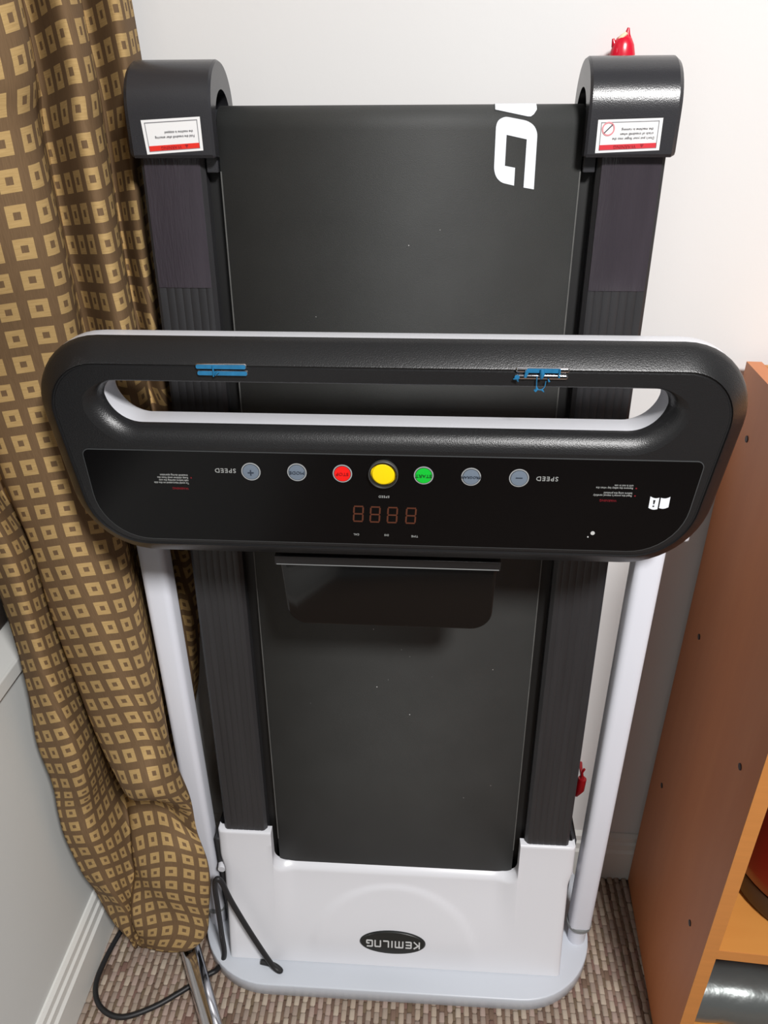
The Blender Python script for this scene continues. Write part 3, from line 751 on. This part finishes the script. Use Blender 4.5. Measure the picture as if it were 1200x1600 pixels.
    for cx, cz, dx in ((-.1947, 1.0762, 0), (-.1938, 1.0700, 0), (.0992, 1.0768, 1), (.0984, 1.0705, 1)):
        ln = .0242; hz = .0024
        pts = [(cx-ln, cz-hz), (cx+ln, cz-hz), (cx+ln, cz+hz), (cx-ln, cz+hz)]
        m = MB(); m.rings([[(x, y, z) for x, z in rpoly(pts, [hz*.98]*4, d, 6)] for d, y in ((0, YF+.001), (0, YF-.0012), (.0006, YF-.0020), (.0014, YF-.0023))], 'chrome')
        st = m.build('pulse_sensor', shell, angle=50)
        m = MB()
        if dx == 0:
            spans = [(-.023, .0235)]
        else:
            spans = [(-.0145, .0155)] if k == 2 else [(-.024, -.0195)]
        for a, b in spans:
            m.rings([[(x, y, z) for x, z in rpoly([(cx+a, cz-hz*.8), (cx+b, cz-hz*.8), (cx+b, cz+hz*.8), (cx+a, cz+hz*.8)], [hz*.6]*4, 0, 5)] for y in (YF-.0021, YF-.0029)], 'blue_film')
        if k == 0: m.tube([(cx-.007, YF-.0034, cz+.0015), (cx-.0068, YF-.0036, cz-.004), (cx-.0072, YF-.0034, cz-.009)], .0007, 'blue_film', 6); m.tube([(cx-.0055, YF-.0034, cz-.0075), (cx-.003, YF-.0042, cz-.005), (cx-.002, YF-.004, cz-.0042)], .0012, 'blue_film', 6)
        if k == 3:
            lp = spline([(cx-.004, YF-.003, cz+.001), (cx-.0038, YF-.0034, cz-.006), (cx-.003, YF-.0034, cz-.0105), (cx+.001, YF-.0036, cz-.011), (cx+.0036, YF-.0036, cz-.008), (cx+.0042, YF-.0034, cz-.003)], 5)
            m.tube(lp, .00045, 'blue_film', 6); m.tube([(cx-.0048, YF-.0034, cz-.0125), (cx-.0030, YF-.0036, cz-.0105), (cx-.0040, YF-.0034, cz-.0075)], [.0016, .0014, .0004], 'blue_film', 6)
            m.tube([(cx+.0012, YF-.0036, cz-.0110), (cx+.0034, YF-.0036, cz-.0132)], [.0010, .0004], 'blue_film', 6)
            m.tube([(cx-.0250, YF-.0034, cz-.0015), (cx-.0218, YF-.0040, cz-.0005), (cx-.0205, YF-.0034, cz-.004)], [.0006, .0016, .0004], 'blue_film', 6)
            m.tube([(cx+.006, YF-.0034, cz-.001), (cx+.0072, YF-.0034, cz-.0035)], [.0004, .0010], 'blue_film', 6)
        if k == 2:
            m.tube([(cx+.0150, YF-.0034, cz+.002), (cx+.0148, YF-.0036, cz-.006)], .0008, 'blue_film', 6); m.tube([(cx-.014, YF-.0034, cz+.0), (cx-.0155, YF-.0038, cz-.006)], [.002, .0012], 'blue_film', 6)
            m.tube([(cx-.001, YF-.0036, cz+.0015), (cx-.0004, YF-.0046, cz-.003), (cx-.001, YF-.0038, cz-.007)], [.0018, .0024, .0012], 'blue_film', 8)
        m.build('torn_film', shell, angle=50)['label'] = 'scrap of torn blue protective film'; k += 1
    # tablet ledge below the console
    YL = 0.712
    LP = [(CX-0.118, 0.755), (CX+0.114, 0.755), (CX+0.1165, 0.872), (CX-0.1245, 0.872)]
    m = MB(); m.rings([[(x, y, z) for x, z in rpoly(LP, [.024, .024, .002, .002], d, 8)] for d, y in ((.001, YL), (0, YL+.001), (0, YL+.005), (.001, YL+.006))], 'ledge_gloss')
    m.build('tablet_ledge', shell, angle=45)['label'] = 'glossy black flap under the console'
    m = MB(); m.box(CX-0.127, CX+0.119, YL-.010, YL+.004, 0.8425, 0.853, 'black_plastic'); m.box(CX-0.1255, CX+0.1175, YL-.0103, YL-.0098, 0.8425, 0.8437, 'grey_ring'); m.build('ledge_hinge', shell, bevel=.001)
    # specks of dust
    m = MB()
    for x, z, r in ((.1642, .909, .0022), (.160, .9045, .0008)): disc(m, x, z, r, YP, YP-.0004, 'dust', 8)
    m.build('scuff', shell, fix=False)
console()

# ------------------------------------------------------------------ things on the floor
cab = [(-.522, .93, .006), (-.500, .86, .0045), (-.520, .80, .0045), (-.530, .745, .0045), (-.529, .70, .0045), (-.508, .668, .0045), (-.470, .655, .0045), (-.425, .672, .0045), (-.385, .700, .0045), (-.352, .727, .0045), (-.334, .738, .0075), (-.3215, .745, .036), (-.3225, .752, .08), (-.3235, .758, .15), (-.3235, .7600, .19), (-.3185, .7600, .212), (-.311, .7595, .206), (-.297, .753, .166), (-.268, .740, .105), (-.2390, .7285, .050), (-.2270, .7245, .0375), (-.2235, .7265, .0350), (-.236, .7340, .0350), (-.258, .7385, .0350)]
m = MB(); m.tube(spline(cab, 8), .0043, 'cable', 10); tag(m.build('power_cable', angle=60, origin=(-.33, .74, 0)), 'black power cable looping on the carpet beside the treadmill base', 'cable')
a, b = Vector((-.3905, .770, .0262)), Vector((-.270, .560, .0262))
m = MB(); m.tube([a, b], .0165, 'chrome', 24); tag(m.build('chrome_tube', angle=40), 'shiny chrome tube lying on the carpet under the curtain hem', 'tube')

# red plastic scraps behind the treadmill
def red_pouch():
    c = (0.190, 0.948, 1.312); e = empty('red_pouch', (c[0], c[1], 1.26)); tag(e, 'small red plastic pouch peeking above the right black roller cap', 'pouch')
    m = MB(); rs = []; n = 20
    for t, rx in ((0, .012), (.05, .0165), (.3, .0195), (.62, .0205), (.80, .0198), (.90, .0165), (.97, .0115), (1.0, .006)):
        rs.append([(c[0]+rx*.66*math.cos(2*math.pi*k/n), c[1]+rx*.5*math.sin(2*math.pi*k/n), 1.262+.0845*t) for k in range(n)])
    m.rings(rs, 'red_plastic'); m.build('pouch_body', e, angle=70)
    for dx, dz, lean_ in ((-.0085, 1.3395, -.0028), (.0022, 1.3490, .001)):
        m = MB(); m.tube([(c[0]+dx+.003, c[1], dz-.008), (c[0]+dx+lean_*.3, c[1], dz-.002), (c[0]+dx+lean_, c[1], dz+.004)], [.0034, .0032, .0012], 'red_plastic', 10); m.build('pouch_tip', e, angle=60)
    m = MB(); m.tube([(c[0]-.006, c[1]-.002, 1.3420), (c[0]-.0025, c[1]-.003, 1.3450), (c[0]+.0012, c[1]-.002, 1.3480)], [.0018, .0026, .0018], 'cream', 10); m.build('cord_tie', e, angle=60)
red_pouch()
m = MB(); m.tube([(.262, .930, .245), (.2655, .928, .262), (.2685, .930, .285)], [.004, .0085, .007], 'dark_red_plastic', 10); m.tube([(.268, .930, .283), (.2665, .930, .298), (.2695, .931, .306)], [.003, .0018, .0022], 'dark_red_plastic', 8)
m.tube([(.2685, .935, .285), (.27, .955, .283), (.272, .968, .281)], [.003, .003, .003], 'dark_red_plastic', 8)
tag(m.build('plastic_scrap', angle=60), 'small dark red plastic scrap on the wall behind the right white upright', 'plastic scrap')

# ------------------------------------------------------------------ bookshelf
SH = empty('bookshelf', (.3895, .952, 0)); tag(SH, 'brown wooden bookshelf with open shelves right of the treadmill', 'bookshelf')
SHW = Vector((.3895, .952, 0)); SHR = -R(3.4)
def sh(m, name, **k):       # local coordinates -> built at the shelf's origin, then turned with it
    o = m.build(name, SH, **k); o.location = WORLD[o]; return o
D = .332; WD = .72; HT = 1.0; TH = .018
m = MB(); m.box(0, TH, -D+.0012, 0, 0, HT, 'shelf_wood'); m.box(0, TH, -D, -D+.0012, 0, HT, 'shelf_edge'); sh(m, 'side_panel', smooth=False)
m = MB(); m.box(WD-TH, WD, -D+.0012, 0, 0, HT, 'shelf_wood'); m.box(WD-TH, WD, -D, -D+.0012, 0, HT, 'shelf_edge'); sh(m, 'side_panel', smooth=False)
for zt_, nm in ((.0900, 'shelf'), (.3215, 'shelf'), (.622, 'shelf'), (.925, 'shelf'), (HT, 'top_board')):
    m = MB(); m.box(TH+.0003, WD-TH-.0003, -D+.0022, -.012, zt_-TH, zt_, 'shelf_board'); m.box(TH+.0003, WD-TH-.0003, -D+.001, -D+.0022, zt_-TH, zt_, 'shelf_edge'); sh(m, nm, smooth=False)
m = MB(); m.box(TH+.0003, WD-TH-.0003, -.0115, -.006, .02, HT-.002, 'shelf_wood'); sh(m, 'back_panel', smooth=False)
m = MB(); m.box(TH+.0003, WD-TH-.0003, -D+.03, -D+.045, 0, .0715, 'shelf_wood'); sh(m, 'plinth', smooth=False)
for yy_, zz_ in ((-.062, .922), (-.062, .619), (-.056, .314), (-.283, .600), (-.276, .292)):
    m = MB(); m.tube([(.0005, yy_, zz_), (-.0012, yy_, zz_)], .0042, 'screw_cap', 14); sh(m, 'screw_cap', angle=40)
for o in SH.children: o.location = WORLD[o]
SH.rotation_euler.z = SHR
def on_shelf(x, y, z): return SHW+Matrix.Rotation(SHR, 3, 'Z') @ Vector((x, y, z))

c = on_shelf(.176, -.205, .3215)
P_ = empty('red_pot', c); tag(P_, 'red round pot with a dark base on the upper shelf', 'pot')
m = MB(); m.lathe([(.105, 0), (.113, .003), (.117, .012), (.119, .040), (.1185, .044)], 'pot_base', c, 56); m.build('pot_base', P_, angle=35)
m = MB(); m.lathe([(.1165, .044), (.121, .050), (.1235, .07), (.1235, .20), (.1245, .204), (.119, .205), (.118, .06), (.05, .055)], 'red_enamel', c, 56); m.build('pot_body', P_, angle=35)
m = MB(); m.lathe([(.12, .206), (.118, .212), (.07, .228), (.02, .234), (.001, .234)], 'red_enamel', c, 40); m.build('lid', P_, angle=35)
m = MB(); m.lathe([(.008, .234), (.008, .244), (.018, .250), (.018, .258), (.001, .262)], 'pot_base', c, 20); m.build('lid_knob', P_, angle=35)

ra, rb_ = on_shelf(.026, -.270, .0905+.044), on_shelf(.52, -.270, .0905+.044)
R_ = empty('foil_roll', (ra+rb_)/2-Vector((0, 0, .044))); tag(R_, 'silver plastic-wrapped roll lying on the bottom shelf', 'roll')
pts = [ra.lerp(rb_, t/24) for t in range(25)]; rr = [.0425+.0012*math.sin(t*2.3)+.0008*math.sin(t*5.1) for t in range(25)]
m = MB(); m.tube(pts, rr, 'foil', 28); m.build('roll_body', R_, angle=60)
m = MB(); d = (rb_-ra).normalized(); m.tube([ra-d*.004, ra+d*.002], .030, 'dark_steel', 20); m.build('roll_core', R_, angle=40)
